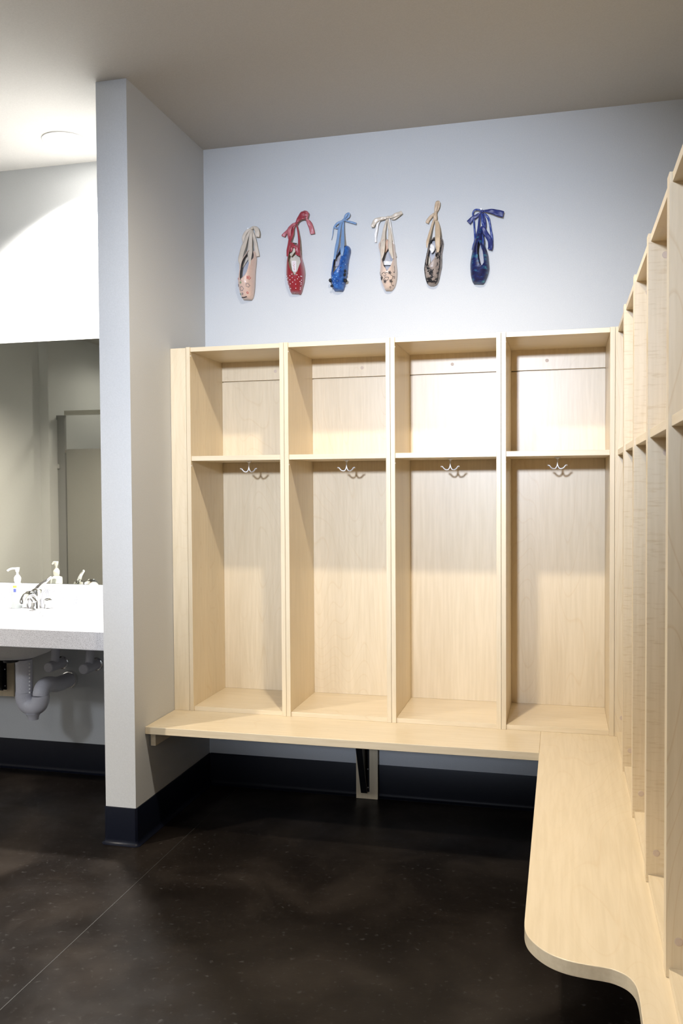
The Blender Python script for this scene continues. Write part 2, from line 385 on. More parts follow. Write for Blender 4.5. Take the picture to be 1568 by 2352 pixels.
# slab as ring of quads around two elliptical basin holes
def slab(bm, xa, xb, ya, yb, z0, z1, cx, cy, rx, ry, n=48):
    def sq(t):
        c, s = math.cos(t), math.sin(t); k = 1e9
        if c > 1e-9: k = min(k, (xb - cx) / c)
        if c < -1e-9: k = min(k, (xa - cx) / c)
        if s > 1e-9: k = min(k, (yb - cy) / s)
        if s < -1e-9: k = min(k, (ya - cy) / s)
        return cx + c * k, cy + s * k
    ts = sorted([2 * PI * k / n for k in range(n)] + [math.atan2(y - cy, x - cx) % (2 * PI) for x in (xa, xb) for y in (ya, yb)])
    R = []
    for t in ts:
        ox, oy = sq(t); ix, iy = cx + rx * math.cos(t), cy + ry * math.sin(t)
        R.append([bm.verts.new(v) for v in ((ox, oy, z1), (ix, iy, z1), (ix, iy, z0), (ox, oy, z0))])
    for a, b in zip(R, R[1:] + R[:1]):
        for k in range(4): bm.faces.new([a[k], b[k], b[(k + 1) % 4], a[(k + 1) % 4]])
slab(bm, -1.5, x1, YF + .02, -.001, ZC - .04, ZC, SX, -.42, .225, .165)
slab(bm, x0, -1.5, YF + .02, -.001, ZC - .04, ZC, -2.15, -.42, .225, .165)
obj('counter_slab', bm, COUNTER, ct)
B('front_apron', COUNTER, ct, x0, x1, YF, YF + .0198, .777, ZC, bev=.003)
B('backsplash', COUNTER, ct, x0, x1, -.020, -.0075, ZC + .0002, .957, bev=.001)
def basin(cx, label):
    s = thing('sink', label, 'sink', (cx, -.42, ZC - .0405)); bm = new(); n = 40
    prof = [(1.06, 0), (.99, 0), (.95, -.06), (.80, -.11), (.50, -.135), (.12, -.14), (.12, -.150), (.52, -.147), (.84, -.12), (1.0, -.064), (1.06, -.01)]
    R = [[bm.verts.new((.225 * a * math.cos(2 * PI * k / n), .165 * a * math.sin(2 * PI * k / n), z)) for k in range(n)] for a, z in prof]
    for i in range(len(R)):
        a, b = R[i], R[(i + 1) % len(R)]
        for k in range(n): bm.faces.new([a[k], a[(k + 1) % n], b[(k + 1) % n], b[k]])
    obj('bowl', bm, WHITE, s, smooth='auto')
    bm = new(); lathe(bm, [(.034, -.139), (.026, -.137), (.02, -.143), (.001, -.144)], seg=20); obj('drain', bm, CHROME, s, smooth=True)
    bm = new(); lathe(bm, [(.052, -.1505), (.052, -.158), (.034, -.160), (.034, -.1705)], seg=24); obj('drain_flange', bm, BLACK, s, smooth='auto')
basin(SX, 'oval white sink bowl set in the counter by the stub wall'); basin(-2.15, 'oval white sink bowl at the far end of the counter')

def faucet(cx, cy, label):
    f = thing('faucet', label, 'faucet', (cx, cy, ZC + .0003)); f.scale = (1.1, 1.1, 1.2)
    bm = new(); lathe(bm, [(.030, 0), (.030, .006), (.026, .012), (.024, .045), (.027, .062), (.022, .078), (.008, .086)], seg=24)
    obj('body', bm, CHROME, f, smooth='auto')
    bm = new(); prism(bm, [(.08 * math.cos(t) * (1 if abs(math.cos(t)) > .1 else 1), .028 * math.sin(t)) for t in [2 * PI * k / 32 for k in range(32)]], 0.0, .008, .002); obj('base_plate', bm, CHROME, f)
    bm = new(); pp = smoothpath([(0, -.012, .040), (.01, -.06, .066), (.016, -.105, .066), (.019, -.132, .048), (.020, -.136, .034)], 6); tube(bm, pp, [.016 - .005 * i / len(pp) for i in range(len(pp))], 14)
    obj('spout', bm, CHROME, f, smooth='auto')
    bm = new(); pp = smoothpath([(0, 0, .080), (.012, .012, .096), (.030, .030, .112), (.050, .040, .130)], 6); tube(bm, pp, [.011 - .006 * i / len(pp) for i in range(len(pp))], 12)
    obj('lever', bm, CHROME, f, smooth='auto')
    for s in (-1, 1):
        bm = new(); lathe(bm, [(.016, .008), (.015, .022), (.019, .028), (.018, .040), (.008, .046)], (s * .055, 0, 0), seg=18); obj('handle', bm, CHROME, f, smooth='auto')
faucet(-.805, -.20, 'chrome faucet behind the sink nearest the stub wall'); faucet(-2.15, -.20, 'chrome faucet at the far end of the counter')

GLASS, ntg, bg = base('clear_plastic')
bg.inputs['Base Color'].default_value = (.93, .96, .95, 1); bg.inputs['Transmission Weight'].default_value = .75; bg.inputs['Roughness'].default_value = .08; bg.inputs['IOR'].default_value = 1.3
ng = N(ntg, 'ShaderNodeTexNoise'); ntg.links.new(ramp(ntg, ng.outputs[0], [(0, (.9, .94, .93, 1)), (1, (.95, .97, .96, 1))]), bg.inputs['Base Color'])
so = thing('soap_bottle', 'clear pump bottle of hand soap standing behind the sink', 'soap bottle', (-.924, -.178, ZC + .0003))
bm = new(); lathe(bm, [(.029, 0), (.031, .006), (.031, .110), (.029, .118), (.012, .124), (.012, .128)], seg=28); obj('bottle_body', bm, GLASS, so, smooth='auto')
bm = new(); lathe(bm, [(.027, .002), (.028, .008), (.028, .075), (.026, .076)], seg=24); obj('liquid_soap', bm, simple('soap', (.75, .80, .80), .3), so, smooth='auto')
bm = new(); lathe(bm, [(.0135, .126), (.016, .134), (.0165, .150), (.010, .161), (.006, .164), (.005, .178)], seg=20)
obj('pump_collar', bm, WHITE, so, smooth='auto')
bm = new(); lathe(bm, [(.008, .178), (.011, .197), (.011, .199), (.001, .200)], seg=18); dx, dy = -.83, -.55
tube(bm, smoothpath([(0, 0, .193), (dx * .018, dy * .018, .195), (dx * .034, dy * .034, .192), (dx * .046, dy * .046, .184)], 4), .0048, 10)
obj('pump_nozzle', bm, WHITE, so, smooth='auto')
for nm, z0, z1, cc in (('yellow_label', .104, .113, (.75, .70, .10)), ('blue_label', .082, .098, (.10, .13, .42))):
    bm = new(); n = 8; w = .6 if 'y' == nm[0] else .42
    for a0 in (-PI / 2 + .15,):
        ang = [a0 - w / 2 + w * k / n for k in range(n + 1)]
        lo = [bm.verts.new((.0316 * math.cos(t), .0316 * math.sin(t), z0)) for t in ang]; hi = [bm.verts.new((.0316 * math.cos(t), .0316 * math.sin(t), z1)) for t in ang]
        for k in range(n): bm.faces.new([lo[k], lo[k + 1], hi[k + 1], hi[k]])
    q = obj('label_sticker', bm, simple(nm, cc, .4), so); q.modifiers.new('s', 'SOLIDIFY').thickness = .0005

# plumbing
pt = thing('drain_trap', 'white insulated P-trap pipe hanging under the sink', 'pipe', (-.78, -.35, .42))
def rel(*p): return (p[0] + .78, p[1] + .35, p[2] - .40)
bm = new(); tube(bm, [rel(-.78, -.35, .622), rel(-.78, -.35, .47)], .0385, 24); obj('tailpiece', bm, PVC, pt, smooth='auto')
bm = new(); pp = smoothpath([rel(-.780, -.35, .470), rel(-.780, -.35, .440), rel(-.768, -.35, .413), rel(-.737, -.35, .400), rel(-.706, -.35, .413), rel(-.694, -.35, .440), rel(-.694, -.35, .456)], 5)
tube(bm, pp, .040, 24); obj('trap_bend', bm, PVC, pt, smooth='auto')
bm = new(); lathe(bm, [(.036, -.030), (.026, -.046), (.024, -.060), (.012, -.061)], rel(-.735, -.35, .402), seg=20); obj('cleanout_plug', bm, PVC, pt, smooth='auto')
bm = new(); pp = smoothpath([rel(-.694, -.35, .456), rel(-.694, -.345, .475), rel(-.697, -.320, .492), rel(-.702, -.27, .492), rel(-.732, -.15, .463), rel(-.752, -.012, .455)], 5)
tube(bm, pp, .0365, 24); obj('trap_arm', bm, PVC, pt, smooth='auto')
bm = new()
for k in range(9): bmesh.ops.create_uvsphere(bm, u_segments=8, v_segments=6, radius=.005, matrix=Matrix.Translation(rel(-.7435, -.362, .606 - k * .017)))
obj('cover_fasteners', bm, WHITE, pt, smooth=True)
bm = new(); lathe(bm, [(.062, -.010), (.060, -.016), (.046, -.028), (.044, -.028)], rel(-.752, .0, .455), (0, 1, 0), 28)
bm2 = new(); lathe(bm2, [(.046, .001), (.045, .006), (.041, .016), (.038, .017)], rel(-.752, -.0005, .455), (0, -1, 0), 28); bm.free(); obj('escutcheon', bm2, CHROME, pt, smooth='auto')
for cx, lb in ((-.793, 'white covered supply valve left of the trap arm'), (-.601, 'white covered supply valve beside the stub wall')):
    v = thing('supply_valve', lb, 'pipe', (cx, -.001, .558))
    bm = new(); lathe(bm, [(.026, .0), (.026, .127), (.022, .131), (.001, .132)], (0, 0, 0), (0, -1, 0), 24); obj('valve_cover', bm, PVC, v, smooth='auto')
    bm = new(); tube(bm, smoothpath([(0, -.07, .02), (.004, -.07, .08), (-.002, -.072, .14), (-.003, -.072, .210)], 5), .021, 18); obj('supply_tube', bm, PVC, v, smooth='auto')
    bm = new(); lathe(bm, [(.034, 0), (.033, .003), (.028, .006)], (0, 0, 0), (0, -1, 0), 24); obj('wall_flange', bm, CHROME, v, smooth='auto')
vb = thing('counter_bracket', 'maple board with black steel bracket under the counter', 'bracket', (0, 0, 0))
bracket(vb, -1.155, ZC - .0405, .45, .378)

# ------------------------------------------------------------------ toilet stall seen in the mirror
st = thing('toilet_stall', 'grey laminate toilet stall front reflected in the mirror', 'toilet stall', (-3.416, -4.2, 0))
B('pilaster', STALLD, st, .002, .088, -.032, 0, .02, 2.19)
B('stall_door', STALL, st, .100, .72, -.028, -.004, .30, 1.84)
B('pilaster', STALLD, st, .732, .95, -.032, 0, .02, 2.19)
B('stall_door', STALL, st, .962, 1.58, -.028, -.004, .30, 1.84)
B('pilaster', STALLD, st, 1.592, 2.11, -.032, 0, .02, 2.19)
B('head_rail', simple('pale_rail', (.46, .46, .42), .4), st, .09, 2.1, -.040, .008, 2.1905, 2.236)
for z in (2.145, 1.640): B('wall_bracket', CHROME, st, -.045 if z < 2 else -.03, .03 if z < 2 else .004, .0005, .012, z, z + .045)
bm = new(); tube(bm, [(.094, .004, 1.80), (.094, .004, 1.87)], .006, 10); tube(bm, [(.094, .004, 1.835), (.135, .004, 1.835)], .005, 8); obj('hinge', bm, CHROME, st)

# ------------------------------------------------------------------ pointe shoes
def satin(name, col, rough=.32, sheen=.4):
    m = simple(name, col, rough, spec=.5, bump=.25, bscale=120); b = m.node_tree.nodes['Principled BSDF']
    b.inputs['Sheen Weight'].default_value = sheen; return m
def blotch(name, stops, scale, stretch=(1, 1, 1), rough=.4):
    m, nt, b = base(name); tc = N(nt, 'ShaderNodeTexCoord'); mp = N(nt, 'ShaderNodeMapping'); mp.inputs['Scale'].default_value = stretch
    n = N(nt, 'ShaderNodeTexNoise'); n.inputs['Scale'].default_value = scale; n.inputs['Detail'].default_value = 4; n.inputs['Roughness'].default_value = .65
    nt.links.new(tc.outputs['Object'], mp.inputs[0]); nt.links.new(mp.outputs[0], n.inputs['Vector'])
    nt.links.new(ramp(nt, n.outputs[0], stops), b.inputs['Base Color']); b.inputs['Roughness'].default_value = rough; return m
LINING = satin('grey_lining', (.42, .42, .46), .5, 0); CREAML = satin('cream_lining', (.55, .50, .42), .5, 0)
INK = simple('black_ink', (.012, .012, .016), .5)

class Shoe:
    """outline tables are in the shoe's own grid (u right, v down), k metres per grid step"""
    def __init__(s, name, label, ox, oz, ku, kv, stations, mat, rib, lining, hmax=.062):
        s.ku, s.kv = ku, kv; s.ox, s.oz = ox, oz
        s.rc = (stations[len(stations) // 2][0])
        us = [(a[1] + a[2]) / 2 for a in stations]; s.u0 = sum(us) / len(us); s.v0 = stations[-1][0]
        X, Z = ox + s.u0 * ku, oz - s.v0 * kv - s.u0 * ku * .08
        s.t = thing(name, label, 'ballet shoe', (X, -.0012, Z), 0, 'decorated pointe shoes hanging on the wall')
        s.st = sorted(stations, key=lambda a: -a[0]); s.lean = (1.66 - X) / 3.925 * .018 / ku; s.h = hmax; s.rib = rib   # the shoe is turned a little on its ribbon
        s.vt, s.vh = s.st[0][0], s.st[-1][0]
        s.body(mat, lining)
    def P(s, u, v, d):   # grid -> local
        return Vector(((u - s.u0) * s.ku, -d, (s.v0 - v) * s.kv - (u - s.u0) * s.ku * .08))
    def at(s, v):
        S_ = s.st
        v = max(min(v, S_[0][0]), S_[-1][0])
        for a, b in zip(S_, S_[1:]):
            if b[0] <= v <= a[0]:
                t = (a[0] - v) / max(1e-6, a[0] - b[0]); break
        L = a[1] + (b[1] - a[1]) * t; R = a[2] + (b[2] - a[2]) * t
        oa = a[3:5] if a[3] is not None else None; ob = b[3:5] if b[3] is not None else None
        if oa is None and ob is None: o = None
        else:
            m = ((oa or ob)[0] + (oa or ob)[1]) / 2
            o1 = oa or (m, m); o2 = ob or (m, m)
            tt = t if oa is not None else math.sqrt(t) if t > 0 else 0
            if ob is None: tt = 1 - math.sqrt(1 - t)
            o = (o1[0] + (o2[0] - o1[0]) * tt + s.lean, o1[1] + (o2[1] - o1[1]) * tt + s.lean)
            g = (R - L) * .04; o = (min(max(o[0], L + g), R - g), min(max(o[1], L + g), R - g))
        return L, R, o
    def hh(s, v):
        a = (s.vt - v) / 70; b = (v - s.vh) / 90
        ha = .52 + .48 * min(1, max(0, (s.vt - v) / 420)) ** .8
        hb = min(1, .62 + .38 * (v - s.vh) / 500)
        r = 1
        if a < 1: r *= (1 - (1 - max(0, a)) ** 2.5) ** .4
        if b < 1: r *= (1 - (1 - max(0, b)) ** 2.5) ** .4
        return max(.004, s.h * ha * hb * r)
    def depth(s, u, v):
        L, R, o = s.at(v); c, w = (L + R) / 2, (R - L) / 2
        q = min(.999, abs((u - c) / max(w, 1))); return .003 + s.hh(v) * (1 - q ** 2.6) ** (1 / 2.2)
    def body(s, mat, lining):
        bm = new(); nv, nu = 46, 12; grid = {}
        vs = [s.vt + (s.vh - s.vt) * (i / nv) for i in range(nv + 1)]
        for side in (0, 1):
            prev = None
            for v in vs:
                L, R, o = s.at(v); c = (L + R) / 2
                if o is None: o = (c, c)
                e0, e1 = (L, o[0]) if side == 0 else (R, o[1])
                row = []
                for j in range(nu + 1):
                    q = 1 - (1 - j / nu) ** 1.0; q = math.sin(q * PI / 2) ** 1.0 if False else q
                    q = q ** 1.5
                    u = e0 + (e1 - e0) * q; row.append(bm.verts.new(s.P(u, v, s.depth(u, v) if j else .002)))
                if prev:
                    for j in range(nu): bm.faces.new([prev[j], prev[j + 1], row[j + 1], row[j]])
                prev = row
        bmesh.ops.remove_doubles(bm, verts=bm.verts, dist=.0002)
        bmesh.ops.recalc_face_normals(bm, faces=bm.faces)
        if sum(f.normal.y for f in bm.faces) > 0: bmesh.ops.reverse_faces(bm, faces=bm.faces)
        me = bpy.data.meshes.new('upper'); bm.to_mesh(me); bm.free(); me.materials.append(mat); me.materials.append(lining)
        for p in me.polygons: p.use_smooth = True
        o = bpy.data.objects.new('upper', me); COL.objects.link(o); o.parent = s.t
        so_ = o.modifiers.new('s', 'SOLIDIFY'); so_.thickness = .0022; so_.offset = -1; so_.material_offset = 1; so_.material_offset_rim = 0
        s.upper = o
        bm = new(); ins = []
        vs2 = [s.vt - 60 + (s.vh + 50 - s.vt + 60) * i / 30 for i in range(31)]
        for d in (.0095, .0025):
            rows = []
            for v in vs2:
                L, R, _ = s.at(v); c = (L + R) / 2; rows.append([bm.verts.new(s.P(c + (L - c) * .86, v, d)), bm.verts.new(s.P(c + (R - c) * .86, v, d))])
            ins.append(rows)
        A, Bq = ins
        for i in range(30):
            bm.faces.new([A[i][0], A[i][1], A[i + 1][1], A[i + 1][0]]); bm.faces.new([Bq[i][0], Bq[i + 1][0], Bq[i + 1][1], Bq[i][1]])
            for k in (0, 1): bm.faces.new([A[i][k], A[i + 1][k], Bq[i + 1][k], Bq[i][k]])
        bm.faces.new([A[0][0], A[0][1], Bq[0][1], Bq[0][0]]); bm.faces.new([A[30][0], A[30][1], Bq[30][1], Bq[30][0]])
        obj('insole', bm, lining, s.t, label='pale insole')
    def ribbon(s, pts, name='ribbon', mat=None, label=None, n=7):
        """pts: (u, v, width, depth in mm)"""
        P = smoothpath([(p[0] + s.lean * (p[3] - 30) / 25, float(p[1]), float(p[2]), float(p[3])) for p in pts], n); bm = new(); prev = None
        for i, (u, v, w_, d) in enumerate(P):
            a, b = P[max(0, i - 1)], P[min(len(P) - 1, i + 1)]
            tx, ty = b[0] - a[0], b[1] - a[1]; l = math.hypot(tx, ty) or 1; nx, ny = -ty / l, tx / l
            row = []
            for k in range(5):
                q = (k - 2) / 2; row.append(bm.verts.new(s.P(u + nx * q * w_ / 2, v + ny * q * w_ / 2, d / 1000 + .0004 * (1 - q * q) + (.0016 * math.sin(i * .55 + pts[0][0]) + .0008) * q * min(1, w_ / 70))))
            if prev:
                for k in range(4): bm.faces.new([prev[k], prev[k + 1], row[k + 1], row[k]])
            prev = row
        o = obj(name, bm, mat or s.rib, s.t, smooth=True, label=label); m = o.modifiers.new('s', 'SOLIDIFY'); m.thickness = .0004; m.offset = 0
        return o
    def knot(s, u, v, d, r=.007):
        bm = new(); bmesh.ops.create_uvsphere(bm, u_segments=14, v_segments=10, radius=r)
        for q in bm.verts: q.co = Vector((q.co.x * 1.1, q.co.y * .7, q.co.z * .9)) * (1 + .12 * math.sin(q.co.x * 900 + q.co.z * 500)) + s.P(u, v, d / 1000)
        obj('knot', bm, s.rib, s.t, smooth=True)
    def cl(s, u, v):
        L, R, _ = s.at(v); g = (R - L) * .07; return min(max(u, L + g), R - g)
    def stroke(s, bm, pts, r=.0008, lift=.0006, n=5):
        P = smoothpath([tuple(map(float, p)) for p in pts], n) if len(pts) > 2 else pts
        P = [(s.cl(u + s.lean * .6, v + 12), v + 12) for u, v in P]; tube(bm, [s.P(u, v, s.depth(u, v) + lift) for u, v in P], r, 6)
    def dots(s, pts, r, mat, name, each=False):
        bm = new()
        for (u, v) in pts:
            v += 12; u = s.cl(u + s.lean * .6, v)
            bmesh.ops.create_icosphere(bm, subdivisions=1, radius=r, matrix=Matrix.Translation(s.P(u, v, s.depth(u, v) + r * .3)))
            if each: obj(name, bm, mat, s.t, smooth=True); bm = new()
        if each: bm.free()
        else: obj(name, bm, mat, s.t, smooth=True)
def pin(s, u, v, d, label):
    p = s.P(u, v, 0) + s.t.location
    t = thing('push_pin', label, 'push pin', (p.x, -.001, p.z))
    bm = new(); lathe(bm, [(.0007, 0), (.0007, d)], (0, 0, 0), (0, -1, 0), 8); obj('needle', bm, SATIN, t)
    bm = new(); lathe(bm, [(.0035, d - .001), (.0045, d + .001), (.0028, d + .003), (.0028, d + .008), (.0045, d + .010), (.0040, d + .012), (.001, d + .012)], (0, 0, 0), (0, -1, 0), 16)
    obj('pin_head', bm, simple('clear_white', (.85, .87, .88), .15), t, smooth='auto')

# 1 pale pink, painted flowers
C1 = 1 / 11.755
s = Shoe('pointe_shoe', 'pale pink pointe shoe with painted flower outlines and beige ribbons, leftmost', .147, 2.710, .002167 * C1, .00204 * C1,
    [(2200, 285, 500, None), (2150, 255, 540, None), (2050, 215, 570, None), (1950, 193, 583, None), (1850, 180, 595, None), (1750, 175, 602, None), (1700, 180, 605, 262, 285), (1600, 190, 608, 245, 400), (1500, 205, 612, 245, 450), (1400, 220, 618, 258, 480),
     (1250, 232, 635, 285, 505), (1100, 300, 648, 335, 585), (1000, 370, 645, 400, 590), (900, 420, 625, 450, 570), (860, 450, 600, 480, 560)],
    satin('pink_satin', (.66, .47, .38)), satin('beige_ribbon', (.60, .52, .43), .5), LINING)
s.ribbon([(255, 1450, 25, 50), (262, 1300, 60, 52), (265, 1150, 115, 50), (310, 900, 125, 34), (370, 700, 110, 24), (440, 500, 75, 18), (535, 290, 35, 14)])
s.ribbon([(530, 1310, 20, 52), (515, 1180, 75, 50), (515, 980, 125, 36), (515, 750, 120, 24), (535, 480, 80, 20), (545, 290, 40, 15)])
s.ribbon([(705, 1020, 115, 8), (670, 800, 100, 10), (630, 560, 85, 12), (590, 400, 50, 14), (550, 280, 30, 14)])
s.ribbon([(548, 272, 40, 14), (600, 245, 60, 16), (680, 290, 120, 20), (712, 400, 125, 22), (712, 510, 110, 20)], label='beige bow loop')
s.ribbon([(550, 275, 40, 14), (460, 330, 60, 16), (375, 430, 80, 18), (335, 560, 70, 18), (335, 680, 40, 16)])
s.ribbon([(340, 690, 40, 12), (400, 560, 50, 10), (470, 420, 45, 10), (540, 290, 30, 12)])
s.ribbon([(300, 1330, 40, 14), (380, 1180, 60, 16), (455, 1060, 70, 16), (540, 960, 50, 14)], label='elastic strap inside the heel')
s.knot(545, 275, 18)
RED = simple('red_paint', (.50, .04, .04), .5); GRN = simple('green_paint', (.03, .25, .08), .5); GRY = simple('grey_paint', (.16, .14, .17), .5)
def flower(cu, cv, R, mat, nm):
    bm = new(); cu += s.lean * .6; cv += 12; pts = [(cu + R * (1 + .22 * math.cos(5 * t)) * math.cos(t) * .85, cv + R * (1 + .22 * math.cos(5 * t)) * math.sin(t)) for t in [2 * PI * k / 30 for k in range(31)]]
    tube(bm, [s.P(s.cl(u, v), v, s.depth(s.cl(u, v), v) + .0006) for u, v in pts], .0009, 6); obj(nm, bm, mat, s.t)
for a in ((500, 1640, 42, RED), (475, 1840, 45, GRY), (312, 1930, 52, GRY), (495, 1640, 18, RED), (300, 1780, 20, GRN), (450, 2030, 22, RED), (315, 2060, 20, GRY), (238, 2060, 18, GRN), (205, 1840, 25, GRY), (195, 1660, 22, RED)): flower(*a, 'painted_flower')
bm = new(); s.stroke(bm, [(265, 2145), (340, 2150), (420, 2130)], .0022, .001); obj('toe_mark', bm, INK, s.t)
pin(s, 437, 282, .004, 'clear push pin at the bow of the pale pink shoe')

# 2 red with rhinestones
C2 = 1 / 10.69
s = Shoe('pointe_shoe', 'crimson pointe shoe studded with white rhinestones and red ribbons', .385, 2.751, .002089 * C2, .00201 * C2,
    [(2170, 270, 500, None), (2100, 240, 530, None), (2000, 205, 555, None), (1900, 178, 582, None), (1780, 160, 600, None), (1715, 157, 606, 370, 430), (1660, 157, 608, 315, 470), (1580, 160, 600, 275, 490), (1500, 165, 588, 250, 508), (1400, 175, 565, 228, 522),
     (1300, 192, 535, 215, 515), (1200, 205, 520, 245, 470), (1120, 222, 505, 270, 440), (1040, 240, 485, 300, 430), (970, 270, 460, 330, 410), (915, 320, 410, None)],
    satin('red_satin', (.27, .008, .018)), satin('red_ribbon', (.30, .025, .04), .38), CREAML)
s.ribbon([(215, 1300, 50, 48), (228, 1130, 70, 40), (262, 900, 80, 26), (320, 700, 90, 18), (345, 560, 70, 16), (400, 460, 50, 16)])
s.ribbon([(500, 1290, 35, 48), (497, 1100, 50, 38), (492, 850, 48, 24), (462, 620, 40, 18), (435, 490, 30, 16)])
PNK = satin('pale_red_ribbon', (.42, .10, .12), .38)
s.ribbon([(262, 880, 30, 14), (245, 760, 90, 20), (262, 600, 100, 24), (330, 500, 70, 20), (420, 440, 40, 17)], mat=PNK)
s.ribbon([(430, 430, 40, 18), (330, 520, 60, 16), (200, 630, 60, 14), (110, 740, 90, 12), (95, 765, 90, 12)], mat=PNK)
s.ribbon([(430, 440, 50, 20), (500, 340, 110, 22), (590, 270, 200, 22), (650, 270, 190, 20)], label='large red bow loop')
s.ribbon([(600, 215, 150, 14), (670, 220, 140, 20), (690, 280, 70, 20), (685, 330, 60, 18)], mat=PNK)
s.ribbon([(670, 340, 40, 18), (740, 430, 110, 16), (795, 570, 115, 14), (825, 700, 110, 12)], mat=PNK)
s.ribbon([(280, 960, 70, 40), (350, 1020, 80, 44), (430, 1080, 80, 44), (460, 1180, 90, 40), (440, 1250, 90, 36)])
s.ribbon([(450, 1040, 40, 36), (390, 1120, 70, 38), (330, 1200, 70, 34), (280, 1260, 60, 28)], mat=CREAML, label='cream elastic crossing the heel')
s.ribbon([(300, 1000, 50, 42), (320, 1100, 60, 44), (280, 1180, 60, 42)])
s.knot(425, 450, 20)
s.dots([(200, 1770), (298, 1775), (348, 1740), (470, 1747), (538, 1762), (168, 1818), (230, 1820), (353, 1820), (500, 1790), (473, 1838), (290, 1865), (410, 1870), (553, 1850), (515, 1890), (216, 1900), (353, 1920), (287, 1957), (421, 1963), (224, 1995), (562, 1942), (281, 2060), (413, 2055), (512, 2068), (582, 1905), (550, 2030), (592, 1760)],
       .0023, simple('rhinestone', (.9, .9, .95), .1), 'rhinestones')
bm = new(); c = [s.P(285, 1360, .0112), s.P(392, 1360, .0112), s.P(392, 1625, .0112), s.P(290, 1625, .0112)]; bm.faces.new([bm.verts.new(v) for v in c])
lb = obj('insole_label', bm, simple('label_white', (.85, .78, .78), .6), s.t, label='white label with red lettering'); lb.modifiers.new('s', 'SOLIDIFY').thickness = .0006
bm = new()
for pts in ([(365, 1400), (330, 1390), (320, 1425), (350, 1440), (370, 1425)], [(300, 1460), (330, 1475), (345, 1440), (335, 1500)], [(320, 1510), (350, 1500), (345, 1540), (320, 1530)], [(325, 1560), (355, 1555), (350, 1590), (330, 1580), (345, 1565)]):
    tube(bm, [s.P(u, v, .0122) for u, v in smoothpath(pts, 4)], .0005, 5)
obj('red_script', bm, RED, lb)
bm = new()
for k in range(9): s.stroke(bm, [(255 + k * 32, 2095 + random.random() * 15), (262 + k * 30, 2140 + random.random() * 35)], .0012, .002)
obj('frayed_threads', bm, s.rib, s.t)
pin(s, 283, 497, .004, 'white push pin left of the crimson bow')

# 3 blue
C3 = 1 / 11.2
s = Shoe('pointe_shoe', 'bright blue pointe shoe with black rosettes and light blue ribbons', .604, 2.713, .002044 * C3, .001985 * C3,
    [(2095, 225, 430, None), (2050, 200, 460, None), (1950, 172, 488, None), (1850, 155, 508, None), (1750, 148, 530, None), (1690, 150, 545, 225, 245), (1600, 162, 560, 222, 330), (1500, 180, 572, 222, 395), (1400, 195, 582, 228, 415), (1300, 215, 595, 240, 428),
     (1200, 280, 615, 300, 440), (1100, 340, 640, 372, 480), (1020, 360, 645, 400, 520), (960, 400, 625, 470, 540), (925, 500, 590, None)],
    blotch('blue_satin', [(.3, (.006, .035, .16, 1)), (.5, (.015, .09, .35, 1)), (.72, (.05, .19, .52, 1))], 45, rough=.33),
    satin('light_blue_ribbon', (.17, .29, .50), .45), LINING, .066)
s.ribbon([(262, 1330, 45, 52), (285, 1150, 70, 46), (325, 900, 80, 30), (360, 650, 75, 20), (395, 420, 70, 16), (450, 280, 40, 14)])
s.ribbon([(455, 1260, 40, 62), (465, 1080, 105, 60), (468, 850, 100, 36), (468, 600, 80, 22), (475, 420, 65, 18), (485, 290, 40, 15)])
s.ribbon([(480, 285, 40, 16), (400, 320, 50, 16), (310, 370, 50, 16), (262, 430, 45, 14), (275, 470, 40, 12), (340, 465, 40, 12), (400, 400, 30, 12)])
s.ribbon([(235, 420, 20, 8), (215, 520, 22, 7), (200, 640, 16, 6), (170, 770, 8, 6)])
s.ribbon([(490, 270, 40, 16), (540, 180, 60, 18), (590, 110, 50, 18), (635, 110, 40, 16), (620, 180, 50, 14), (520, 260, 40, 14)], label='pale blue bow loop')
s.ribbon([(500, 270, 40, 14), (600, 300, 45, 13), (720, 330, 50, 12), (815, 360, 50, 12)])
s.ribbon([(300, 1150, 60, 14), (310, 1300, 140, 16), (320, 1420, 150, 15), (330, 1460, 120, 13)], mat=satin('tulle', (.34, .35, .44), .6), label='grey tulle inside the heel')
s.knot(485, 275, 18)
for (u, v, r) in ((160, 1850, .0085), (195, 1990, .0065), (530, 1840, .0085), (535, 1610, .0065), (525, 1700, .0070)):
    bm = new(); bmesh.ops.create_icosphere(bm, subdivisions=3, radius=r, matrix=Matrix.Translation(s.P(u, v, .030 + s.depth(u, v) * .3)))
    for q in bm.verts: q.co += Vector((random.uniform(-1, 1), random.uniform(-1, 1), random.uniform(-1, 1))) * r * .16
    obj('black_rosette', bm, INK, s.t)
s.dots([(180, 1730), (220, 1780), (330, 1770), (300, 1700), (340, 1870), (270, 1930), (470, 1900), (410, 1600), (500, 1370), (560, 1430), (460, 1540), (500, 1200), (330, 1960), (250, 1870), (280, 1830)], .0015, simple('silver_sequin', (.6, .75, .9), .2), 'sequins')
s.dots([(450, 1540)], .003, INK, 'button')

